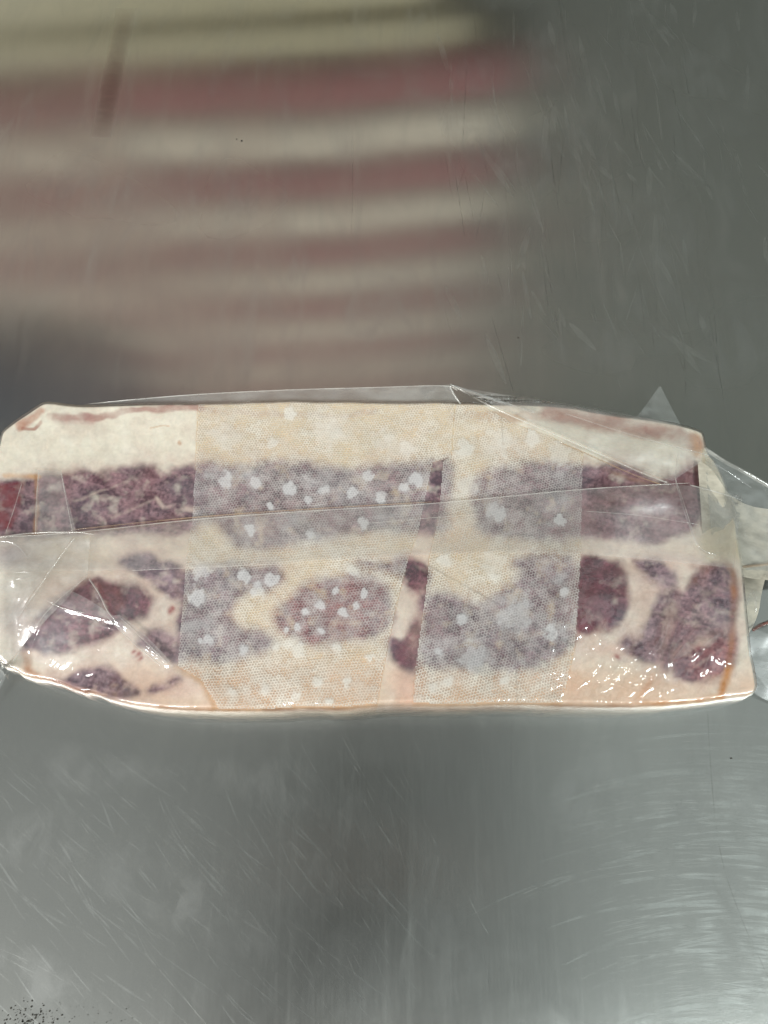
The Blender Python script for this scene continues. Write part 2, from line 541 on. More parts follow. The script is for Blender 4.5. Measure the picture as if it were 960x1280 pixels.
# the photographer leaning over the table, seen only as a dark shape in the steel
DARKC, SKIN, HAIR = simple('dark_shirt', (44, 45, 50), 0.9), simple('skin', (196, 150, 124), 0.5), simple('dark_hair', (34, 28, 25), 0.7)
person = empty('person', (0, -0.62, -0.9), 'person in dark clothes leaning over the table with a phone in both hands', 'person')
def skinned(name, pts, edges, mat, parent, sub=2):
    me = bpy.data.meshes.new(name)
    me.from_pydata([p[:3] for p in pts], edges, [])
    o = link(name, me, mat, parent)
    md = o.modifiers.new('skin', 'SKIN'); md.use_smooth_shade = True
    for i, p in enumerate(pts):
        me.skin_vertices[0].data[i].radius = (p[3], p[4] if len(p) > 4 else p[3])
    me.skin_vertices[0].data[0].use_root = True
    o.modifiers.new('sub', 'SUBSURF').levels = sub
    o.modifiers['sub'].render_levels = sub
    return o
bp_ = [(0, -.66, .02, .15, .11), (0, -.62, .16, .14, .11), (0, -.55, .32, .17, .12), (0, -.49, .44, .13, .09), (0, -.45, .52, .055), (0, -.42, .58, .055)]
be_ = [(0, 1), (1, 2), (2, 3), (3, 4), (4, 5)]
for sx in (-1, 1):
    b0 = len(bp_)
    bp_ += [(sx * .18, -.50, .43, .062), (sx * .25, -.40, .27, .048), (sx * .17, -.24, .37, .036), (sx * .085, -.12, .425, .026)]
    be_ += [(3, b0), (b0, b0 + 1), (b0 + 1, b0 + 2), (b0 + 2, b0 + 3)]
    b0 = len(bp_)
    bp_ += [(sx * .10, -.66, -.06, .095), (sx * .11, -.66, -.45, .062), (sx * .11, -.70, -.82, .042), (sx * .11, -.60, -.87, .036)]
    be_ += [(0, b0), (b0, b0 + 1), (b0 + 1, b0 + 2), (b0 + 2, b0 + 3)]
skinned('body', bp_, be_, DARKC, person)
hd = skinned('head', [(0, -.43, .56, .05), (0, -.40, .63, .07, .075), (0, -.385, .70, .078, .09), (0, -.385, .77, .07, .08), (0, -.39, .80, .04)], [(0, 1), (1, 2), (2, 3), (3, 4)], SKIN, person)
skinned('hair', [(0, -.43, .70, .075), (0, -.41, .77, .085), (0, -.395, .815, .06)], [(0, 1), (1, 2)], HAIR, person)
for sx in (-1, 1):
    cx = -0.024
    hp = [(sx * .080 + cx * .5, -.115, .425, .020, .013), (sx * .062 + cx, -.085, .425, .022, .013)]
    he = [(0, 1)]
    for f in range(4):
        b0 = len(hp); yy = -.105 + f * .020
        hp += [(sx * .052 + cx, yy, .422 + yy * .30 + .03, .008), (sx * .040 + cx, yy + .004, .418 + yy * .34 + .02, .007)]
        he += [(1, b0), (b0, b0 + 1)]
    b0 = len(hp); hp += [(sx * .05 + cx, -.09, .448, .009), (sx * .03 + cx, -.075, .452, .008)]; he += [(1, b0), (b0, b0 + 1)]
    skinned('hand', hp, he, SKIN, person, 1)

# ------------------------------------------------------------------ the slab of meat: shape
TH = 0.045
# outline: (px, py, height of the silhouette as a share of the thickness)
OUT = [(3, 556, .8), (6, 545, .8), (20, 533, .8), (44, 516, .8), (60, 506, .8), (72, 505, .8), (98, 509, .8), (120, 509, .8), (160, 508, .8), (250, 506, .8), (400, 504, .8), (560, 505, .8), (640, 508, .8),
       (705, 509, .8), (745, 518, .8), (800, 525, .8), (850, 533, .8), (875, 539, .8), (881, 545, .8), (884, 566, .75), (892, 580, .6), (910, 606, .6), (922, 640, .6), (924, 700, .6),
       (922, 760, .6), (921, 820, .5), (920, 852, .35), (917, 872, .25), (905, 884, .2), (880, 887, .15), (845, 892, .12), (790, 897, .12), (700, 896, .12), (640, 893, .12), (560, 896, .12), (500, 894, .12), (460, 896, .12), (430, 900, .12), (395, 898, .12),
       (340, 902, .12), (260, 902, .12), (205, 898, .12), (165, 890, .15), (140, 880, .15), (124, 879, .15), (90, 865, .15), (56, 860, .15), (44, 851, .2), (30, 847, .2), (14, 831, .3), (0, 812, .5), (-7, 770, .6), (-10, 700, .7), (-8, 640, .7), (-4, 590, .8)]
_o = np.array(OUT)
_x, _y = at(_o[:, 0], _o[:, 1], _o[:, 2] * TH)
OUTW = smooth_poly(np.stack([_x, _y], 1), 1)
def grow(P, d):
    Q = np.asarray(P); t = np.roll(Q, -1, 0) - np.roll(Q, 1, 0)
    n = np.stack([-t[:, 1], t[:, 0]], 1); n /= np.linalg.norm(n, axis=1)[:, None]
    a = 0.5 * np.sum(Q[:, 0] * np.roll(Q[:, 1], -1) - np.roll(Q[:, 0], -1) * Q[:, 1])
    return Q - n * d * (1 if a > 0 else -1)

def undul(x, y):
    u = fbm(x * 22 + 3, y * 22 + 9, 3, 3) * 0.0045 + fbm(x * 70, y * 70, 8, 3) * 0.0008
    return u
def prof(d, r=0.0050, p=2.4):
    q = np.clip(d / r, 0, 1)
    return (1 - (1 - q) ** p) ** (1 / p)
def top_z(x, y, d, extra=0.0):
    # the near left end and the right end fall away a little
    cx, cy = at(30, 850, TH)
    fall = 0.009 * np.exp(-(((x - cx) / 0.045) ** 2 + ((y - cy) / 0.03) ** 2))
    cx2, cy2 = at(935, 620, TH)
    fall = fall + 0.016 * np.exp(-(((x - cx2) / 0.022) ** 2 + ((y - cy2) / 0.04) ** 2))
    return np.maximum(0, (TH - fall + undul(x, y)) * prof(d)) + extra * np.clip(d / 0.001, 0, 1)

def field_grid(P, step, extra=0.0, zfun=None):
    P = np.asarray(P)
    x0, y0 = P.min(0) - step; x1, y1 = P.max(0) + step
    xs = np.arange(x0, x1 + step, step); ys = np.arange(y0, y1 + step, step)
    X, Y = np.meshgrid(xs, ys)
    Dn = sdf(X, Y, P)
    ins = Dn > 0
    cell = ins[:-1, :-1] | ins[1:, :-1] | ins[:-1, 1:] | ins[1:, 1:]
    # pull outside corners onto the outline
    n = len(P); out = ~ins & (Dn > -2.2 * step)
    px_, py_ = X[out], Y[out]
    best = np.full(px_.shape, 1e9); bx = px_.copy(); by = py_.copy()
    for i in range(n):
        a = P[i]; d = P[(i + 1) % n] - a; LL = max(d @ d, 1e-14)
        t = np.clip(((px_ - a[0]) * d[0] + (py_ - a[1]) * d[1]) / LL, 0, 1)
        qx = a[0] + t * d[0]; qy = a[1] + t * d[1]
        dd = (px_ - qx) ** 2 + (py_ - qy) ** 2
        m = dd < best
        best[m] = dd[m]; bx[m] = qx[m]; by[m] = qy[m]
    X[out] = bx; Y[out] = by
    Dn = np.maximum(Dn, 0)
    Z = (zfun or top_z)(X, Y, Dn) + extra * np.clip(Dn / 0.001, 0, 1)
    idx = np.full(X.shape, -1); used = np.zeros(X.shape, bool)
    used[:-1, :-1] |= cell; used[1:, :-1] |= cell; used[:-1, 1:] |= cell; used[1:, 1:] |= cell
    idx[used] = np.arange(used.sum())
    q = np.stack([idx[:-1, :-1][cell], idx[:-1, 1:][cell], idx[1:, 1:][cell], idx[1:, :-1][cell]], 1)
    V = np.stack([X[used], Y[used], Z[used]], 1)
    return V, q, Dn[used]

# ------------------------------------------------------------------ the slab of meat: colour of its tissue
PADS = [
    [(247, 500), (244, 580), (241, 640), (233, 705), (226, 780), (222, 834), (250, 850), (275, 890), (340, 905), (468, 905), (478, 845), (487, 800), (499, 745), (512, 697), (524, 662), (533, 620), (542, 578), (564, 572), (567, 530), (569, 500)],
    [(567, 520), (565, 568), (553, 576), (550, 620), (545, 660), (536, 697), (531, 745), (523, 800), (519, 835), (514, 905), (695, 905), (708, 860), (719, 810), (726, 700), (728, 620), (729, 566), (690, 546), (640, 528), (600, 505), (570, 505)],
]
# muscles: outline, dark tone, light tone
MAUVE = ((70, 42, 56), (148, 114, 122)); DARK = ((60, 26, 40), (126, 78, 90)); RED_ = ((96, 42, 54), (162, 108, 110)); BROWN = ((104, 62, 56), (148, 108, 98))
GREY = ((74, 48, 62), (150, 122, 130))
MUS = [
    ('band', [(-14, 606), (30, 600), (52, 592), (82, 592), (120, 589), (160, 585), (192, 581), (197, 592), (208, 593), (217, 585), (246, 576), (300, 583), (330, 577), (400, 580), (432, 588),
              (470, 583), (542, 577), (566, 576), (562, 640), (552, 668), (500, 662), (445, 664), (400, 674), (350, 684), (300, 687), (285, 672), (270, 650), (242, 660), (236, 666), (175, 668), (160, 664), (100, 668), (40, 672), (-14, 674)], MAUVE),
    ('band', [(590, 604), (612, 586), (680, 577), (726, 582), (768, 581), (800, 592), (832, 604), (862, 584), (874, 584), (876, 612), (872, 660), (828, 676), (728, 674), (650, 674), (598, 668), (594, 640)], MAUVE),
    ('muscle', [(112, 724), (150, 727), (185, 734), (191, 755), (181, 773), (150, 790), (110, 805), (60, 816), (34, 812), (28, 806), (50, 770), (84, 740)], DARK),
    ('muscle', [(143, 703), (165, 694), (190, 694), (206, 705), (233, 711), (233, 748), (214, 749), (190, 727), (165, 716)], GREY),
    ('muscle', [(168, 802), (185, 790), (200, 785), (224, 800), (240, 800), (236, 824), (222, 826), (200, 822), (180, 811)], GREY),
    ('muscle', [(62, 856), (80, 846), (110, 838), (140, 835), (158, 856), (174, 866), (150, 873), (128, 872), (95, 862)], GREY),
    ('muscle', [(184, 862), (205, 852), (226, 848), (220, 856), (196, 866)], GREY),
    ('muscle', [(232, 710), (290, 709), (345, 703), (360, 716), (342, 736), (300, 742), (286, 770), (302, 789), (342, 795), (336, 815), (280, 827), (222, 823), (224, 775), (230, 740)], GREY),
    ('muscle', [(340, 766), (374, 738), (408, 722), (452, 714), (484, 730), (494, 768), (476, 794), (440, 802), (400, 808), (364, 797), (346, 783)], RED_),
    ('muscle', [(438, 702), (490, 698), (536, 695), (534, 746), (516, 742), (500, 716), (470, 714)], DARK),
    ('muscle', [(484, 798), (504, 806), (518, 776), (524, 780), (521, 835), (510, 837), (492, 822)], DARK),
    ('muscle', [(530, 742), (570, 742), (600, 757), (632, 736), (650, 720), (634, 697), (690, 692), (724, 692), (722, 800), (692, 826), (650, 839), (610, 836), (560, 836), (524, 832), (524, 800), (528, 765)], GREY),
    ('muscle', [(722, 694), (765, 697), (781, 718), (783, 760), (772, 786), (740, 790), (718, 786)], DARK),
    ('muscle', [(786, 698), (828, 702), (844, 728), (832, 742), (818, 730), (806, 716)], GREY),
    ('muscle', [(818, 744), (846, 740), (856, 752), (844, 800), (826, 832), (790, 818), (776, 806), (800, 796), (818, 776)], GREY),
    ('muscle', [(872, 705), (900, 700), (916, 720), (920, 770), (914, 800), (880, 792), (868, 800), (838, 834), (826, 838), (842, 790), (852, 750), (866, 726)], MAUVE),
    ('muscle', [(846, 828), (868, 806), (900, 794), (919, 790), (919, 830), (896, 846), (860, 852), (846, 842)], RED_),
]
MUS = [(n, smooth_poly(p, 2), c) for n, p, c in MUS]

def over(col, m, c):
    return col * (1 - m[:, None]) + np.asarray(c)[None, :] * m[:, None] if np.ndim(c) == 1 else col * (1 - m[:, None]) + c * m[:, None]

def paint(px, py):
    N = lambda s, seed, o=4: fbm(px / s, py / s, seed, o)
    wx = px + N(20, 21, 2) * 9 + N(5, 25, 2) * 1.5
    wy = py + N(20, 31, 2) * 9 + N(5, 35, 2) * 1.5
    pad = np.zeros_like(px)
    for P in PADS:
        pad = np.maximum(pad, sstep(-1, 1, sdf(px, py, P)))
    big = N(60, 41); mid = N(22, 45); fine = N(6, 47, 3)
    cream = lin((232, 226, 210)); tan = lin((215, 192, 156)); peach = lin((220, 184, 156)); pink = lin((214, 192, 178))
    col = np.tile(cream, (len(px), 1))
    col = over(col, np.clip(0.35 + mid * 1.4, 0, 1) * 0.5, lin((214, 200, 182)))
    col = over(col, np.clip(N(30, 49) * 2.2, 0, 1) * .5, lin((206, 186, 172)))
    col = over(col, np.clip(N(11, 53) * 2.0, 0, 1) * .35, lin((236, 232, 222)))
    # lower half is pinker, bottom edge peach
    col = over(col, sstep(670, 720, py) * np.clip(.4 + big * 1.6, 0, 1) * .7, pink)
    col = over(col, sstep(670, 720, py) * np.clip(.1 + N(24, 51) * 2.2, 0, 1) * .45, lin((200, 172, 154)))
    col = over(col, sstep(670, 720, py) * np.clip(N(17, 57) * 3.0, 0, 1) * .6, lin((240, 234, 222)))
    col = over(col, sstep(815, 860, wy) * sstep(-.35, .3, big + .2) * .75, peach)
    col = over(col, sstep(655, 690, wy) * sstep(725, 695, wy) * .45, lin((228, 206, 184)))
    # tissue wetted yellow under the netted sheets
    col = over(col, pad * .85, tan)
    col = over(col, pad * sstep(800, 850, wy) * .7, lin((218, 176, 144)))
    # pinkish patches near the bottom gap
    for cx, cy, rx, ry, a, c in [(505, 860, 25, 28, .5, (214, 160, 140)), (560, 660, 30, 22, .5, (224, 188, 160)), (770, 812, 40, 12, .35, (220, 165, 150)), (640, 560, 45, 20, .4, (206, 178, 170)),
                                 (705, 848, 30, 22, .4, (228, 180, 150)), (60, 740, 40, 40, .35, (205, 185, 170)), (810, 650, 50, 15, .3, (190, 160, 160)), (14, 692, 24, 16, .8, (140, 112, 124)), (60, 735, 30, 24, .6, (190, 160, 142)), (25, 775, 22, 34, .6, (168, 146, 152)), (92, 700, 22, 18, .4, (196, 172, 154)), (130, 700, 30, 12, .3, (206, 190, 170)),
                                 (235, 862, 30, 14, .5, (228, 196, 184)), (806, 745, 18, 50, .45, (206, 172, 156)), (850, 700, 30, 12, .4, (204, 172, 164)), (800, 800, 30, 14, .4, (196, 152, 146)), (200, 770, 24, 20, .4, (212, 196, 184)), (250, 690, 60, 12, .3, (226, 210, 188)), (100, 845, 50, 8, .4, (214, 178, 168))]:
        m = np.exp(-(((wx - cx) / rx) ** 2 + ((wy - cy) / ry) ** 2) * 1.2) * a
        col = over(col, m, lin(c))
    # red-brown lean seam along the far top edge
    for pl, wd, c, a in [([(62, 522), (100, 522), (125, 520), (152, 515), (180, 511), (252, 511)], 6, (160, 112, 104), .75),
                         ([(70, 524), (112, 523)], 9, (168, 122, 116), .55), ([(252, 512), (300, 515), (340, 517), (420, 519), (470, 516)], 5, (176, 138, 124), .45),
                         ([(566, 520), (610, 520), (640, 522), (700, 518)], 9, (170, 130, 100), .6), ([(690, 516), (760, 527), (820, 539), (868, 552)], 17, (172, 122, 108), .8),
                         ([(810, 538), (866, 545)], 8, (150, 88, 74), .5), ([(26, 533), (36, 526), (50, 514)], 8, (176, 98, 62), .85), ([(30, 536), (44, 536), (52, 528)], 3, (150, 70, 44), .8),
                         ([(190, 536), (212, 533)], 2, (196, 150, 110), .5), ([(225, 552), (226, 553)], 3, (200, 160, 130), .7)]:
        d = seg_dist(wx, wy, pl, False)
        col = over(col, sstep(wd, wd * .35, d) * a * np.clip(.8 + mid * 1.6, 0, 1), lin(c))
    # muscles
    mm = np.zeros_like(px)
    which = np.full(px.shape, -1)
    for k, (n, P, c) in enumerate(MUS):
        nb_ = (px > P[:, 0].min() - 70) & (px < P[:, 0].max() + 70) & (py > P[:, 1].min() - 70) & (py < P[:, 1].max() + 70)
        colF, whichF = col, which
        gpx, gpy = px[nb_], py[nb_]
        N = lambda s, seed, o=4: fbm(gpx / s, gpy / s, seed, o)
        col = colF[nb_]; which = whichF[nb_]
        s = sdf(wx[nb_], wy[nb_], P); pad_, mid_, big_ = pad[nb_], mid[nb_], big[nb_]
        wide = sstep(-34, -2, s + N(20, 163 + k, 3) * 26) * np.clip(.45 + N(12, 165 + k, 3) * 1.6, 0, 1)
        col = over(col, wide * .36 * (1 - .5 * pad_), lin((178, 154, 150)))
        halo = sstep(-20, 1, s + N(16, 63 + k, 3) * 16) * sstep(6, 0, s) * np.clip(.55 + mid_, 0, 1)
        col = over(col, halo * .55, lin((186, 152, 142)))
        sf = 6.5 + 2.0 * pad_
        m = sstep(-sf, sf, s + 2 + N(9, 60 + k, 2) * 3 + N(26, 160 + k, 2) * 8)
        m = m * (1 - np.clip(N(13, 62 + k, 3) * 3.4 - .25, 0, 1) * (.5 + .2 * pad_))
        speck = np.clip(.52 + N(14, 71, 3) * 1.5 + N(3.0, 75, 3) * 1.5 + fbm((gpx + gpy * .4) / 16, (gpy - gpx * .25) / 3.2, 77, 3) * 1.0, 0, 1.3)
        t = lin(c[0])[None, :] * (1 - speck[:, None]) + lin(c[1])[None, :] * speck[:, None]
        # reddish / bluish drift inside the muscle
        t = over(t, np.clip(big_ * 2.0, 0, .5), lin((112, 58, 62)))
        t = over(t, np.clip(-big_ * 1.6, 0, .4), lin((100, 92, 104)))
        col = col * (1 - m[:, None]) + t * m[:, None]
        which[s > 0] = k
        colF[nb_] = col; whichF[nb_] = which
        col, which = colF, whichF
    N = lambda s, seed, o=4: fbm(px / s, py / s, seed, o)
    # bright red bloom at the left end, brown-red tops
    for P, c, a, sf in [([(2, 606), (30, 604), (22, 636), (12, 662), (-14, 668), (-14, 606)], (112, 14, 32), .85, 4), ([(100, 726), (150, 728), (160, 764), (140, 770), (122, 745)], (110, 56, 50), .6, 8),
                        ([(868, 704), (898, 702), (880, 730), (860, 735)], (130, 80, 66), .6, 8), ([(724, 760), (760, 770), (764, 790), (724, 790)], (122, 44, 62), .5, 10), ([(852, 585), (876, 582), (876, 610), (850, 610)], (120, 66, 62), .5, 5),
                        ([(730, 700), (775, 705), (778, 760), (730, 780)], (84, 40, 52), .5, 10), ([(492, 800), (520, 810), (518, 834), (500, 828)], (100, 44, 58), .5, 4),
                        ([(400, 765), (470, 745), (480, 780), (420, 795)], (146, 96, 98), .4, 10)]:
        m = sstep(-sf, sf, sdf(wx, wy, P)) * a * np.clip(.75 + N(7, 97, 3) * 1.4, 0, 1)
        col = over(col, m, lin(c))
    # pale veins of fat through the lean
    for pl, wd, a in [([(88, 626), (120, 618), (160, 604)], 2.2, .5), ([(60, 640), (90, 634)], 2, .4), ([(140, 646), (165, 634), (200, 622)], 2.4, .55), ([(198, 620), (206, 632), (240, 640)], 3.4, .8), ([(196, 590), (206, 600)], 3.5, .6),
                      ([(400, 626), (420, 610)], 4, .35), ([(190, 722), (206, 728)], 4, .5), ([(305, 664), (345, 660)], 8, .55), ([(560, 622), (585, 600)], 10, .8), ([(520, 706), (530, 712)], 3, .3),
                      ([(880, 740), (908, 732)], 6, .35), ([(868, 770), (905, 776)], 7, .4), ([(898, 705), (915, 740)], 3.5, .55), ([(858, 842), (905, 812)], 3, .35), ([(600, 780), (650, 800), (700, 780)], 7, .45), ([(596, 742), (640, 770)], 16, .6),
                      ([(840, 760), (856, 780)], 4, .3), ([(60, 775), (100, 768), (140, 776)], 3, .2)]:
        d = seg_dist(wx, wy, pl, False)
        col = over(col, sstep(wd * 1.5, 0, d) * a * np.clip(.7 + N(8, 95, 2) * 2, 0, 1), lin((196, 176, 166)))
    # small red spots
    for cx, cy, r in [(171, 820, 4), (175, 826, 3), (166, 814, 2.5), (213, 764, 4), (772, 822, 4), (216, 760, 3), (650, 700, 0.1)]:
        m = np.exp(-(((wx - cx) / r) ** 2 + ((wy - cy) / r) ** 2)) * .75
        col = over(col, m, lin((142, 42, 48)))
    # amber juice gathered along creases and the lower rim
    for pl, wd, c, a in [([(33, 818), (35, 838), (52, 848), (80, 858), (112, 868), (130, 872)], 5, (168, 104, 52), .75), ([(124, 873), (170, 866)], 3.5, (84, 50, 40), .8), ([(200, 884), (225, 889), (300, 890), (380, 890), (440, 885), (470, 884), (540, 888), (650, 886), (720, 884), (790, 885)], 4.2, (158, 104, 52), .85),
                         ([(330, 888), (440, 887)], 2.4, (120, 74, 36), .55), ([(222, 835), (250, 852), (266, 878), (269, 886)], 4, (184, 138, 88), .7), ([(800, 882), (860, 880), (902, 872), (907, 850), (911, 836)], 5.5, (190, 124, 52), .95),
                         ([(917, 720), (918, 760), (915, 800), (912, 830)], 5, (156, 98, 58), .8), ([(790, 884), (806, 862), (816, 846)], 4, (196, 130, 84), .45), ([(905, 700), (918, 716), (920, 724)], 5, (150, 92, 58), .7),
                         ([(868, 546), (872, 566)], 6, (190, 132, 72), .75), ([(6, 594), (36, 595), (50, 596)], 3, (214, 160, 96), .6), ([(45, 594), (46, 640), (44, 668)], 3, (176, 130, 84), .6), ([(0, 672), (40, 668), (100, 666), (250, 648), (400, 638)], 2.4, (140, 108, 76), .55),
                         ([(730, 572), (770, 592), (820, 608)], 3, (150, 112, 88), .5), ([(880, 618), (926, 626)], 3, (190, 150, 100), .6), ([(40, 676), (110, 672)], 3, (200, 176, 130), .4)]:
        d = seg_dist(px + N(10, 81, 2) * 4, py + N(10, 83, 2) * 3, pl, False)
        col = over(col, sstep(wd * 1.7, 0, d) * a * np.clip(.75 + N(20, 85, 3) * 1.5, .3, 1), lin(c))
    # pale rind below the amber line
    col = over(col, sstep(888, 892, py) * sstep(120, 220, px) * .9, lin((232, 212, 182)))
    # whole right shoulder is smooth cream fat
    m = sstep(874, 884, wx) * sstep(712, 690, wy)
    col = over(col, m * .9, lin((214, 200, 174)))
    col = col * (1 + fine[:, None] * .16 + N(2.5, 91, 2)[:, None] * .14)
    return np.clip(col, 0.002, .9), which

def meat_material():
    T = NT('frozen_meat')
    col = T.n('Attribute', attribute_name='tissue').outputs['Color']
    P = T.n('NewGeometry').outputs['Position']
    n1 = T.noise(P, 1500, 3, 0.6); n2 = T.noise(P, 420, 4, 0.6)
    c = T.mixc(0.30, col, T.mixc(T.ramp(n1, 0.3, 0.7), (0.35, 0.35, 0.35, 1), (0.62, 0.62, 0.62, 1)), 'SOFT_LIGHT')
    bp = T.n('Bump', i_Strength=0.12, i_Distance=0.0006, i_Height=n2)
    b = T.n('BsdfPrincipled', i_Base_Color=c, i_Roughness=0.42, i_Normal=bp.outputs[0])
    b.inputs['Subsurface Weight'].default_value = 0.12
    b.inputs['Subsurface Radius'].default_value = (1.0, 0.5, 0.35)
    b.inputs['Subsurface Scale'].default_value = 0.0018
    T.t.links.new(b.outputs[0], T.out.inputs[0])
    return T.m
MEAT = meat_material()

V, Q, Dn = field_grid(OUTW, 0.00052)
px, py = to_px(V[:, 0], V[:, 1], V[:, 2])
TC, WHICH = paint(px, py)
gx, gy = at(470, 700, 0)
meat = empty('meat_slab', (float(gx), float(gy), 0), 'long frozen slab of meat with mauve lean and cream fat, sealed in clear plastic', 'meat')
# one continuous surface cut along the muscle borders into its tissues
vn = mesh_np('tmp', V, Q)
NRM = np.empty(len(V) * 3, np.float32); vn.vertex_normals.foreach_get('vector', NRM); NRM = NRM.reshape(-1, 3)
bpy.data.meshes.remove(vn)
fk = WHICH[Q[:, 0]]
for k in range(-1, len(MUS)):
    q = Q[fk == k]
    if not len(q):
        continue
    u, inv = np.unique(q, return_inverse=True)
    me = mesh_np('fat' if k < 0 else 'muscle', V[u], inv.reshape(-1, 4))
    a = me.color_attributes.new('tissue', 'FLOAT_COLOR', 'POINT')
    a.data.foreach_set('color', np.concatenate([TC[u], np.ones((len(u), 1))], 1).astype(np.float32).ravel())
    me.normals_split_custom_set_from_vertices(NRM[u].tolist())
    link('fat' if k < 0 else 'muscle', me, MEAT, meat)

# ------------------------------------------------------------------ netted protective sheets
def pad_material():
    T = NT('netted_sheet')
    P = T.n('NewGeometry').outputs['Position']
    fr = T.n('Attribute', attribute_name='frost').outputs['Fac']
    wet = T.n('Attribute', attribute_name='wet').outputs['Fac']
    wv = T.n('Attribute', attribute_name='weave').outputs['Vector']
    a = 0.00150
    def lat(off):
        sc_ = T.n('VectorMath', operation='MULTIPLY'); T.set(sc_.inputs[0], wv); sc_.inputs[1].default_value = (1 / a, 1 / (a * 1.732), 0)
        ad = T.n('VectorMath', operation='ADD'); T.set(ad.inputs[0], sc_.outputs[0]); ad.inputs[1].default_value = (off, off, 0)
        frc = T.n('VectorMath', operation='FRACTION'); T.set(frc.inputs[0], ad.outputs[0])
        sb = T.n('VectorMath', operation='SUBTRACT'); T.set(sb.inputs[0], frc.outputs[0]); sb.inputs[1].default_value = (.5, .5, 0)
        ml = T.n('VectorMath', operation='MULTIPLY'); T.set(ml.inputs[0], sb.outputs[0]); ml.inputs[1].default_value = (1, 1.732, 0)
        ln = T.n('VectorMath', operation='LENGTH'); T.set(ln.inputs[0], ml.outputs[0])
        return ln.outputs['Value']
    d = T.math('MINIMUM', lat(0.0), lat(0.5))
    jit = T.noise(P, 750, 3)
    d = T.math('ADD', d, T.ramp(jit, 0.25, 0.75, -0.2, 0.2, False))
    hole = T.ramp(d, 0.24, 0.44, 1.0, 0.0)
    blot = T.noise(P, 150, 4, 0.6)
    hole = T.math('MULTIPLY', hole, T.ramp(blot, 0.30, 0.6, 1.0, 0.45))
    hole = T.math('MULTIPLY', hole, T.math('SUBTRACT', 1.0, T.math('MULTIPLY', fr, 0.85)))
    body = T.math('ADD', T.math('MULTIPLY', T.math('SUBTRACT', 1.0, wet), 0.26), T.ramp(blot, 0.3, 0.7, 0.24, 0.46))
    body = T.math('ADD', body, T.math('MULTIPLY', T.n('Attribute', attribute_name='warm').outputs['Fac'], 0.16))
    alpha = T.math('MAXIMUM', body, T.math('MULTIPLY', fr, 0.97))
    alpha = T.math('MULTIPLY', alpha, T.math('SUBTRACT', 1.0, T.math('MULTIPLY', hole, 0.96)))
    hgt = T.math('SUBTRACT', T.math('MULTIPLY', fr, 0.6), hole)
    bp = T.n('Bump', i_Strength=0.7, i_Distance=0.0004, i_Height=hgt)
    tone = T.mixc(T.n('Attribute', attribute_name='warm').outputs['Fac'], (0.68, 0.63, 0.615, 1), (0.86, 0.81, 0.72, 1))
    fcol = T.mixc(T.n('Attribute', attribute_name='warm').outputs['Fac'], (0.74, 0.74, 0.76, 1), (0.87, 0.84, 0.77, 1))
    tone = T.mixc(T.math('MULTIPLY', fr, 0.85), tone, fcol)
    df = T.n('BsdfPrincipled', i_Base_Color=tone, i_Roughness=0.6, i_Normal=bp.outputs[0])
    tr = T.n('BsdfTransparent')
    mx = T.n('MixShader', i_0=alpha)
    T.t.links.new(tr.outputs[0], mx.inputs[1]); T.t.links.new(df.outputs[0], mx.inputs[2])
    T.t.links.new(mx.outputs[0], T.out.inputs[0])
    return T.m
PADM = pad_material()
SPOTS = [[(282, 600, 11), (320, 603, 10), (362, 610, 11), (405, 612, 10), (440, 615, 10), (338, 632, 7), (385, 625, 7), (475, 622, 10), (460, 595, 9), (312, 662, 9), (390, 668, 9), (455, 654, 9), (306, 720, 12), (338, 723, 13), (322, 737, 12),
          (440, 713, 10), (420, 738, 7), (455, 742, 7), (400, 757, 8), (430, 765, 8), (382, 765, 6), (372, 785, 7), (358, 786, 6), (400, 788, 7), (446, 757, 6), (260, 800, 8), (305, 812, 8), (290, 865, 8), (331, 862, 8), (369, 870, 8), (397, 853, 8), (433, 852, 9), (412, 878, 7), (462, 822, 8), (252, 712, 16), (246, 745, 14),
          (345, 808, 7), (340, 555, 10), (410, 535, 26), (480, 552, 16), (362, 517, 10), (280, 545, 22), (520, 598, 12), (508, 560, 12), (250, 800, 5), (372, 812, 12), (420, 808, 8), (505, 610, 8)],
         [(700, 568, 18), (616, 706, 20), (645, 768, 26), (577, 775, 9), (592, 822, 22), (628, 550, 22), (585, 608, 16), (580, 560, 14), (700, 650, 8), (620, 640, 14), (555, 700, 10), (690, 790, 12), (548, 815, 8), (560, 850, 10), (630, 850, 7), (665, 545, 14), (540, 860, 8), (706, 740, 7)]]
tilts = [0.08, -0.05]
padlab = ['wider white netted sheet with many frost spots, lying left over the meat', 'narrower white netted sheet with large hazy blotches, lying right over the meat']
SLAB_CLIP = grow(OUTW, -0.0030)
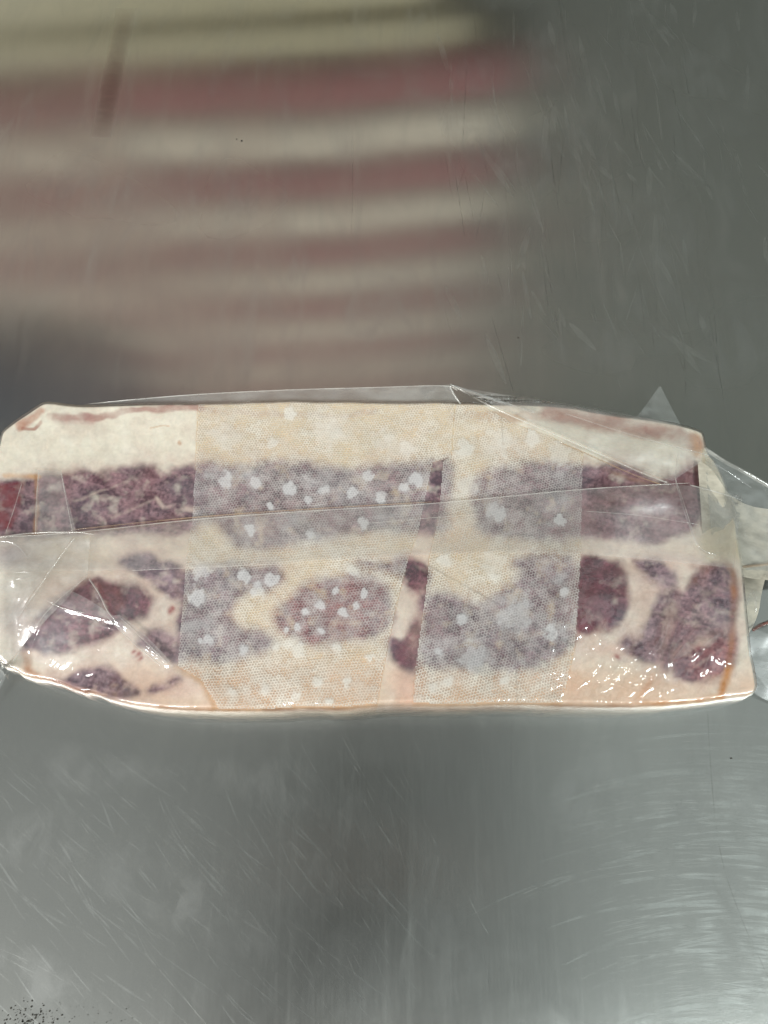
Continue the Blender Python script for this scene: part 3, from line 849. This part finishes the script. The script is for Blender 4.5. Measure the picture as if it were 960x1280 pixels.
for k, P in enumerate(PADS):
    P = np.array(P, float)
    wxp, wyp = at(P[:, 0], P[:, 1], TH)
    PW = np.stack([wxp, wyp], 1)
    x0, y0 = PW.min(0); x1, y1 = PW.max(0); st = 0.0006
    X, Y = np.meshgrid(np.arange(x0, x1, st), np.arange(y0, y1, st))
    d1 = sdf(X, Y, PW); d2 = sdf(X, Y, SLAB_CLIP)
    Dm = np.minimum(d1, d2)
    ok = Dm > 0
    cell = ok[:-1, :-1] & ok[1:, :-1] & ok[:-1, 1:] & ok[1:, 1:]
    dS = np.maximum(sdf(X, Y, OUTW), 0)
    Z = top_z(X, Y, dS) + 0.0005
    used = np.zeros(X.shape, bool)
    used[:-1, :-1] |= cell; used[1:, :-1] |= cell; used[:-1, 1:] |= cell; used[1:, 1:] |= cell
    idx = np.full(X.shape, -1); idx[used] = np.arange(used.sum())
    q = np.stack([idx[:-1, :-1][cell], idx[:-1, 1:][cell], idx[1:, 1:][cell], idx[1:, :-1][cell]], 1)
    VV = np.stack([X[used], Y[used], Z[used]], 1)
    me = mesh_np('netted_sheet', VV, q)
    px, py = to_px(VV[:, 0], VV[:, 1], VV[:, 2])
    nz = fbm(px / 7, py / 7, 120, 3); nb = fbm(px / 26, py / 26, 130, 3)
    fr = np.zeros(len(px)); n3 = fbm(px / 2.6, py / 2.6, 125, 2)
    for cx, cy, r in SPOTS[k]:
        dd = np.hypot((px - cx) * (1.0 if k else 1.05), (py - cy)) / (r * 1.0) + nz * 1.1 + n3 * .3
        fr = np.maximum(fr, sstep(1.2, .55, dd) * (.82 if r < 15 else .7))
    fr = np.maximum(fr, sstep(.02, .42, nb + nz * .15) * .6)
    wet = np.clip(.6 + fbm(px / 30, py / 30, 140, 3) * 2.2, 0, 1)
    # is there lean or fat below: only sets how yellow the damp cloth is
    warm = np.ones(len(px))
    for n_, Pm, c_ in MUS:
        warm = np.minimum(warm, 1 - sstep(-8, 8, sdf(px + nz * 14, py + nz * 14, Pm)))
    warm = warm * (1 - fr * .1)
    for nm, val in (('frost', fr), ('wet', wet), ('warm', warm)):
        a = me.attributes.new(nm, 'FLOAT', 'POINT'); a.data.foreach_set('value', val.astype(np.float32))
    # weave coordinates: rows turn in sectors round soft centres where the cloth is dimpled
    X_, Y_ = VV[:, 0].copy(), VV[:, 1].copy()
    ang = tilts[k] + fbm(px / 90, py / 90, 150 + k, 2) * .35
    if k:
        cx, cy = at(640, 765, TH)
        th = np.arctan2(Y_ - cy, X_ - cx)
        sec = np.round(th / (math.pi / 3)) * (math.pi / 3)
        ang = sec * 1.0 + .26 + 0 * ang
        cx, cy = float(cx), float(cy)
    else:
        cx, cy = at(360, 690, TH); cx, cy = float(cx), float(cy)
        ang = np.full(len(px), .12)
    U = (X_ - cx) * np.cos(ang) + (Y_ - cy) * np.sin(ang) + fbm(px / 30, py / 30, 160, 2) * .0016
    W_ = -(X_ - cx) * np.sin(ang) + (Y_ - cy) * np.cos(ang) + fbm(px / 30, py / 30, 170, 2) * .0016
    a = me.attributes.new('weave', 'FLOAT_VECTOR', 'POINT'); a.data.foreach_set('vector', np.stack([U, W_, 0 * U], 1).astype(np.float32).ravel())
    o = link('netted_sheet', me, PADM)
    o['label'] = padlab[k]; o['category'] = 'sheet'; o['group'] = 'netted sheets laid over the meat'

# ------------------------------------------------------------------ clear plastic bag
def film_material(name, haze, tint=(0.86, 0.88, 0.87), rough=0.06, bump=0.25, spec=1.0, scale=260):
    T = NT(name)
    P = T.n('NewGeometry').outputs['Position']
    n1 = T.noise(P, scale, 3, 0.55); n2 = T.noise(T.mapping(P, (60, 160, 100), (0, 0, 0.5)), 1.0, 3)
    bp = T.n('Bump', i_Strength=bump, i_Distance=0.0006, i_Height=T.math('ADD', n1, T.math('MULTIPLY', n2, 1.5)))
    fc = T.n('LayerWeight', i_Blend=0.5, i_Normal=bp.outputs[0]).outputs['Facing']
    fr = T.math('ADD', 0.045, T.math('MULTIPLY', T.math('POWER', fc, 5.0), 0.9))
    gl = T.n('BsdfGlossy', i_Color=(1, 1, 1, 1), i_Roughness=rough, i_Normal=bp.outputs[0])
    tr = T.n('BsdfTransparent', i_Color=(0.985, 0.985, 0.98, 1))
    df = T.n('BsdfDiffuse', i_Color=tuple(tint) + (1,))
    m1 = T.n('MixShader', i_0=T.ramp(n2, 0.25, 0.75, haze * .6, haze * 1.4))
    T.t.links.new(tr.outputs[0], m1.inputs[1]); T.t.links.new(df.outputs[0], m1.inputs[2])
    m2 = T.n('MixShader', i_0=T.math('MULTIPLY', fr, 1.6 * spec, clamp=True))
    T.t.links.new(m1.outputs[0], m2.inputs[1]); T.t.links.new(gl.outputs[0], m2.inputs[2])
    g3 = T.n('BsdfGlossy', i_Color=(1, 1, 1, 1), i_Roughness=0.38, i_Normal=bp.outputs[0])
    m3 = T.n('MixShader', i_0=T.ramp(n2, 0.3, 0.7, 0.008, 0.035))
    T.t.links.new(m2.outputs[0], m3.inputs[1]); T.t.links.new(g3.outputs[0], m3.inputs[2])
    T.t.links.new(m3.outputs[0], T.out.inputs[0])
    return T.m
FILM = film_material('clear_film', 0.018)
FOLD = film_material('folded_film', 0.10, (0.84, 0.82, 0.80), 0.14)
SHEEN = film_material('slack_film', 0.09, (0.84, 0.81, 0.79), 0.28, 0.1, 1.3)
MILK = film_material('milky_film', 0.15, (0.78, 0.76, 0.70), 0.2, 0.1)
CREAMY = film_material('fatty_film', 0.8, (0.60, 0.55, 0.45), 0.2, 0.1)
VEIL = film_material('hazy_film', 0.28, (0.62, 0.66, 0.66), 0.2, 0.05, 0.5)
BLOOD = film_material('blood_line', 0.8, (0.22, 0.05, 0.03), 0.12)
CLEAR = film_material('loose_film', 0.15, (0.72, 0.76, 0.75), 0.12, 0.08)
EDGE = film_material('film_edge', 0.28, (0.86, 0.84, 0.78), 0.12)
AMB = film_material('juice_line', 0.40, (0.42, 0.27, 0.15), 0.12)
SHINE = film_material('taut_crease', 0.10, (0.9, 0.9, 0.9), 0.05, 0.1, 1.6)

bag = empty('plastic_bag', (float(gx), float(gy), 0), 'clear vacuum bag wrapped tight round the meat, gathered at its right end', 'bag')

CREASES = [  # polyline, half width px, height mm
    ([(570, 486), (640, 522), (730, 562), (830, 606)], 3.5, .5),
    ([(843, 560), (840, 590), (838, 605), (852, 632), (862, 665), (872, 690), (892, 695)], 3, .8),
    ([(112, 722), (126, 745), (140, 772), (160, 785), (212, 832)], 3.2, 1.0),
    ([(62, 755), (100, 765), (142, 776)], 3.5, .5), ([(30, 812), (62, 760), (90, 735)], 2, .4),
    ([(820, 868), (836, 808), (846, 780)], 3.2, 1.3), ([(835, 830), (868, 788)], 3.2, 1.0), ([(862, 822), (885, 800), (898, 792)], 3.5, 1.4),
    ([(690, 812), (700, 790), (702, 780)], 3, 1.1), ([(716, 822), (716, 786)], 2.8, .9), ([(812, 815), (824, 800), (828, 782)], 3, 1.2), ([(808, 822), (811, 808)], 3, 1.0),
    ([(700, 842), (712, 800)], 2, .35), ([(468, 884), (482, 800), (492, 770)], 2, .4), ([(488, 795), (480, 830)], 2, .4), ([(80, 592), (86, 630), (97, 668)], 2, .4), ([(51, 590), (47, 668)], 2, .5),
    ([(720, 876), (785, 879)], 2.2, .6), ([(690, 872), (700, 878)], 2.2, .5), ([(52, 506), (60, 560), (52, 592)], 3, .4), ([(98, 672), (60, 740), (20, 790)], 3, .4), ([(880, 575), (878, 548)], 3, .4), ([(60, 526), (72, 508)], 2.5, .5),
]
WRK = [(775, 845, 60, 34, 1.7), (745, 800, 42, 28, 1.1), (700, 850, 28, 34, .9), (860, 600, 30, 30, .5), (800, 575, 50, 22, .35), (885, 690, 25, 20, .5), (35, 690, 34, 28, .8), (70, 830, 40, 16, .5), (80, 690, 40, 40, .6), (150, 800, 50, 30, .35), (200, 860, 60, 18, .5), (600, 880, 120, 10, .6), (350, 880, 120, 8, .5), (590, 508, 50, 12, .6),
       (880, 860, 40, 20, .35), (760, 545, 60, 20, .3), (880, 830, 40, 25, .8), (440, 885, 30, 8, .4), (820, 640, 50, 22, .25), (30, 730, 25, 25, .4)]
MOUNDS = [(800, 560, 40, 16, 2.2), (815, 622, 34, 14, 1.8), (755, 575, 20, 12, 1.0), (880, 820, 26, 16, 1.2), (70, 822, 30, 12, .6), (120, 835, 26, 10, .5), (840, 790, 14, 26, .9)]
def film_z(x, y, d):
    z = top_z(x, y, np.maximum(d, 0)) + 0.0012 * np.clip(d / 0.001, 0, 1)
    px, py = to_px(x, y, np.full_like(x, TH))
    on = np.clip(d / 0.006, 0, 1)
    h = np.zeros_like(x)
    for pl, wd, hm in CREASES:
        P = smooth_poly(pl, 2, False)
        m = (px > P[:, 0].min() - 14) & (px < P[:, 0].max() + 14) & (py > P[:, 1].min() - 14) & (py < P[:, 1].max() + 14)
        dd = seg_dist(px[m], py[m], P, False)
        h[m] += hm * .001 * np.exp(-(dd / wd) ** 2) * .8
    wk = np.zeros_like(x)
    for cx, cy, rx, ry, a in WRK:
        wk = np.maximum(wk, a * np.exp(-((px - cx) / rx) ** 2 - ((py - cy) / ry) ** 2))
    wq = fbm(px / 20, py / 20, 205, 2) * 1.6
    r1 = 1 - np.abs(fbm(px / 15 + wq, py / 12 - wq, 200, 2)) * 6
    r2 = fbm((px + .45 * py) / 7, (py - .3 * px) / 15, 210, 2)
    h += wk * (np.clip(r1, 0, 1) ** 2 * .0010 + r2 * .0007)
    for cx, cy, rx, ry, hm in MOUNDS:
        h += hm * .001 * np.exp(-((px - cx) / rx) ** 2 - ((py - cy) / ry) ** 2)
    h += fbm(px / 45, py / 30, 220, 2) * .0010 + fbm((px + py) / 26, (py - px * .3) / 60, 225, 2) * .0006
    return z + h * on
V, Q, Dn = field_grid(grow(OUTW, 0.0005), 0.00058, 0.0, film_z)
link('film', mesh_np('film', V, Q), FILM, bag)

def surf(px, py, lift=0.0):
    """height of the bag's upper side seen at a pixel"""
    px = np.asarray(px, float); py = np.asarray(py, float)
    z = np.full(px.shape, TH)
    for _ in range(3):
        x, y = at(px, py, z)
        d = sdf(x, y, OUTW)
        z = np.where(d > 0, top_z(x, y, np.maximum(d, 0)), z)
    x, y = at(px, py, z)
    return x, y, z + 0.0016 + lift

def sheet(name, A, B, mat, lift=0.0, n=48, m=12, wob=0.0, za=None, zb=None, seed=0, bulge=()):
    """a film layer between two pixel polylines; za/zb give explicit heights (m) instead of resting on the bag"""
    def resample(P, n):
        P = smooth_poly(P, 2, False)
        s = np.r_[0, np.cumsum(np.hypot(*np.diff(P, axis=0).T))]
        t = np.linspace(0, s[-1], n)
        return np.stack([np.interp(t, s, P[:, 0]), np.interp(t, s, P[:, 1])], 1)
    a = resample(A, n); b = resample(B, n)
    T = np.linspace(0, 1, m)
    PX = a[:, None, 0] * (1 - T) + b[:, None, 0] * T
    PY = a[:, None, 1] * (1 - T) + b[:, None, 1] * T
    if za is None:
        x, y, z = surf(PX, PY, lift)
    else:
        za = np.interp(np.linspace(0, 1, n), np.linspace(0, 1, len(za)), za)
        zb = np.interp(np.linspace(0, 1, n), np.linspace(0, 1, len(zb)), zb)
        z = za[:, None] * (1 - T) + zb[:, None] * T
        z = z + wob * fbm(PX / 22 + seed, PY / 22, 300 + seed, 3)
        z = np.maximum(z, 0.0006)
        x, y = at(PX, PY, z)
    if za is None and wob:
        z = z + np.maximum(0, wob * (fbm(PX / 20 + seed, PY / 20, 310 + seed, 3) + .3))
    for cx, cy, rx, ry, hh in bulge:
        z = z + hh * .001 * np.exp(-((PX - cx) / rx) ** 2 - ((PY - cy) / ry) ** 2)
    V = np.stack([x.ravel(), y.ravel(), z.ravel()], 1)
    i = np.arange(n - 1)[:, None] * m + np.arange(m - 1)[None, :]
    q = np.stack([i, i + 1, i + m + 1, i + m], -1).reshape(-1, 4)
    return link(name, mesh_np(name, V, q), mat, bag)

def ridge(name, pts, wmm, mat, lift=0.0, zs=None, parent=None, hmm=None, taper=True):
    """a narrow raised bead of film along a pixel polyline"""
    P = smooth_poly(pts, 3, False)
    if zs is None:
        x, y, z = surf(P[:, 0], P[:, 1], lift)
    else:
        z = np.interp(np.linspace(0, 1, len(P)), np.linspace(0, 1, len(zs)), zs)
        x, y = at(P[:, 0], P[:, 1], z)
    n = len(x); tx = np.gradient(x); ty = np.gradient(y); LL = np.hypot(tx, ty) + 1e-9
    nx, ny = -ty / LL, tx / LL
    hm = (hmm or wmm * .6) * .001
    k = 5; V = []
    for i in range(n):
        tp = (min(1, i / 4 + .25, (n - 1 - i) / 4 + .25) if taper else 1)
        for j in range(k):
            u = j / (k - 1) * 2 - 1
            V.append((x[i] + nx[i] * u * wmm * .0005 * tp, y[i] + ny[i] * u * wmm * .0005 * tp, z[i] + hm * (1 - u * u) * tp))
    Fc = [(i * k + j, i * k + j + 1, (i + 1) * k + j + 1, (i + 1) * k + j) for i in range(n - 1) for j in range(k - 1)]
    return link(name, mesh(name, V, Fc), mat, parent or bag)

# back seam: a double layer of film lying across the whole pack
LA = [(-6, 674), (100, 668), (250, 650), (400, 640), (540, 632), (640, 622), (730, 613), (860, 606), (925, 622)]
LB = [(-6, 716), (100, 716), (232, 712), (440, 700), (540, 695), (640, 692), (724, 694), (832, 703), (915, 712)]
SEAM = film_material('seam_film', 0.075, (0.86, 0.82, 0.80), 0.28, 0.12, 1.2)
sm = sheet('seam_strip', LA, LB, SEAM, 0.0009, 220, 30, bulge=[(818, 628, 34, 14, 3.0), (760, 640, 30, 12, 1.2)])
ridge('seam_edge', LA[:-1], .55, EDGE, .0012, parent=sm)
ridge('seam_edge', [(165, 715), (232, 712), (360, 706)], .3, EDGE, .0012, parent=sm)
ridge('seam_edge', [(460, 656), (540, 649), (600, 645)], .28, EDGE, .0012, parent=sm)
ridge('seam_edge', [(730, 641), (800, 646), (872, 658)], .3, EDGE, .0012, parent=sm)
ridge('juice_line', [(90, 664), (250, 647), (400, 637), (540, 629)], .55, AMB, .0006, parent=sm)

# folded corner layer at the far right
fl = sheet('corner_fold', [(566, 486), (640, 521), (730, 561), (800, 592), (838, 604)], [(600, 492), (720, 510), (820, 528), (870, 542), (874, 580)], SHEEN, .0012, 120, 30, .0014, bulge=[(800, 566, 44, 17, 4.2), (745, 545, 40, 14, 2.5), (660, 520, 30, 9, 1.6)])
ridge('fold_edge', [(562, 483), (600, 505), (640, 524), (730, 562), (800, 594), (832, 606)], .8, EDGE, .0014, parent=fl)
ridge('fold_edge', [(705, 520), (780, 545), (860, 566), (884, 572)], .6, EDGE, .0016, parent=fl)
ridge('juice_line', [(700, 556), (730, 568), (790, 596), (826, 608)], .8, AMB, .0008, parent=fl)

# loose fin of film behind the far edge
fin = sheet('edge_fin', [(105, 507), (160, 505), (260, 503), (400, 501), (500, 501), (575, 503)], [(105, 505), (160, 500), (240, 493), (360, 487), (480, 484), (562, 481)], CLEAR, 0, 90, 8, .003,
            za=[.036, .038, .040, .040, .040], zb=[.038, .044, .047, .048, .050])
ridge('fin_edge', [(110, 505), (160, 500), (240, 493), (360, 487), (480, 484), (560, 481), (572, 488)], .6, EDGE, 0, [.038, .044, .047, .048, .050, .05], fin)
ridge('fin_edge', [(562, 482), (600, 494), (640, 508), (668, 516)], 1.4, CLEAR, 0, [.051, .049, .047, .046], fin, 2.0)
ridge('fin_edge', [(562, 482), (568, 495), (576, 505)], .8, EDGE, 0, [.051, .048, .046], fin)

# left end: strap-like fold, milky wrap and the triangular tuck
ridge('fold_edge', [(51, 590), (48, 630), (47, 668)], .7, EDGE, .0010)
lf = sheet('strap_fold', [(51, 590), (47, 669)], [(79, 591), (98, 669)], FOLD, .0012, 30, 10)
ridge('fold_edge', [(79, 591), (86, 630), (94, 668)], .6, EDGE, .0014, parent=lf)
ridge('fold_edge', [(30, 606), (20, 640), (10, 668)], .4, EDGE, .0010)
wl = sheet('end_wrap', [(0, 672), (50, 671), (90, 670), (116, 670)], [(-4, 850), (12, 832), (34, 806), (112, 722)], MILK, .0009, 60, 24, .0030)
w2 = sheet('end_wrap', [(-4, 690), (40, 682), (96, 674)], [(-4, 800), (8, 790), (24, 776)], FOLD, .0022, 40, 20, .0035, seed=5)
ridge('fold_edge', [(98, 675), (74, 706), (50, 742), (24, 778)], .6, EDGE, .0030, parent=w2)
ridge('fold_edge', [(4, 680), (26, 682), (40, 700)], .9, SHINE, .0036, parent=w2, hmm=.5)
ridge('fold_edge', [(22, 718), (46, 719)], .7, SHINE, .0036, parent=w2, hmm=.4)
ridge('fold_edge', [(26, 727), (38, 726)], .6, SHINE, .0036, parent=w2, hmm=.4)
ridge('fold_edge', [(0, 674), (40, 668), (100, 667), (120, 670)], .9, EDGE, .0014, parent=wl)
ridge('fold_edge', [(112, 722), (62, 762), (30, 812), (0, 860)], .5, EDGE, .0014, parent=wl)
tk = sheet('tuck_fold', [(62, 752), (100, 766), (142, 776)], [(88, 738), (116, 752), (142, 770)], FOLD, .0012, 30, 8, .001)
ridge('fold_edge', [(62, 752), (80, 762), (110, 768)], .7, EDGE, .0014, parent=tk, hmm=.3)
ridge('fold_edge', [(114, 725), (128, 745), (136, 765), (146, 776)], .9, EDGE, .0014, parent=tk)
tb = sheet('tuck_fold', [(136, 772), (170, 805), (205, 832)], [(152, 770), (185, 795), (215, 828)], FOLD, .0014, 30, 8, .001)
ridge('fold_edge', [(152, 772), (180, 798), (212, 830)], 1.0, SHINE, .0016, parent=tb, hmm=.9)
ridge('fold_edge', [(136, 772), (165, 802), (204, 834)], .5, EDGE, .0016, parent=tb)
sheet('end_corner', [(-10, 800), (-2, 830), (10, 850)], [(-10, 880), (-6, 872), (12, 838)], CLEAR, 0, 20, 8, .001, za=[.02, .015, .012], zb=[.004, .006, .010])

# right end: gathered tail
tail = sheet('gathered_tail', [(880, 562), (905, 578), (935, 592), (985, 622)], [(892, 700), (920, 714), (945, 712), (985, 716)], CLEAR, 0, 40, 24, .004, za=[.042, .034, .026, .016], zb=[.040, .026, .020, .012])
ridge('tail_edge', [(880, 560), (905, 577), (935, 592), (985, 622)], 2.6, EDGE, 0, [.043, .035, .027, .017], tail, 1.4)
ridge('tail_edge', [(884, 574), (910, 590), (940, 610)], .7, SHINE, 0, [.044, .036, .028], tail)
inn = sheet('inner_wrap', [(872, 575), (890, 585), (918, 630), (985, 640)], [(880, 694), (905, 712), (935, 724), (985, 726)], CREAMY, 0, 36, 20, .003, za=[.044, .036, .022, .014], zb=[.042, .030, .020, .010])
ridge('fold_edge', [(862, 606), (900, 616), (930, 626)], .7, EDGE, 0, [.047, .040, .026], inn)
ridge('juice_line', [(905, 710), (935, 708), (985, 702)], 1.6, AMB, 0, [.031, .024, .014], inn)
ridge('crease', [(845, 570), (840, 598), (848, 628), (858, 658), (868, 684), (878, 692), (892, 696)], .9, SHINE, .0016, hmm=.8)
ridge('crease', [(841, 600), (852, 632), (862, 664)], .4, EDGE, .0018)
lump = sheet('tail_lump', [(924, 722), (932, 735), (930, 760), (925, 800)], [(958, 718), (952, 740), (948, 770), (932, 800)], CREAMY, 0, 30, 14, .002, za=[.020, .026, .024, .014], zb=[.018, .022, .016, .010])
ridge('tail_edge', [(940, 738), (945, 750), (944, 768)], 1.1, SHINE, 0, [.030, .031, .028], lump, .7)
ridge('tail_edge', [(938, 740), (932, 758)], 1.0, SHINE, 0, [.030, .029], lump, .6)
ridge('juice_line', [(940, 788), (952, 780), (985, 770)], 2.0, BLOOD, 0, [.018, .016, .012], lump)
fp = sheet('tail_flap', [(918, 800), (930, 820), (950, 850), (975, 880)], [(940, 785), (955, 790), (975, 800), (1000, 820)], VEIL, 0, 30, 16, .0005, za=[.012, .008, .006, .004], zb=[.012, .012, .010, .008])
sheet('tail_flap', [(922, 838), (932, 855), (948, 872), (985, 885)], [(940, 840), (960, 850), (985, 850), (1010, 850)], VEIL, 0, 20, 8, .0008, za=[.006, .004, .003, .003], zb=[.008, .008, .007, .006])
tri = sheet('corner_flap', [(786, 532), (805, 510), (824, 483)], [(856, 540), (842, 515), (826, 483)], CLEAR, 0, 26, 12, .002, za=[.012, .014, .010], zb=[.012, .012, .010])
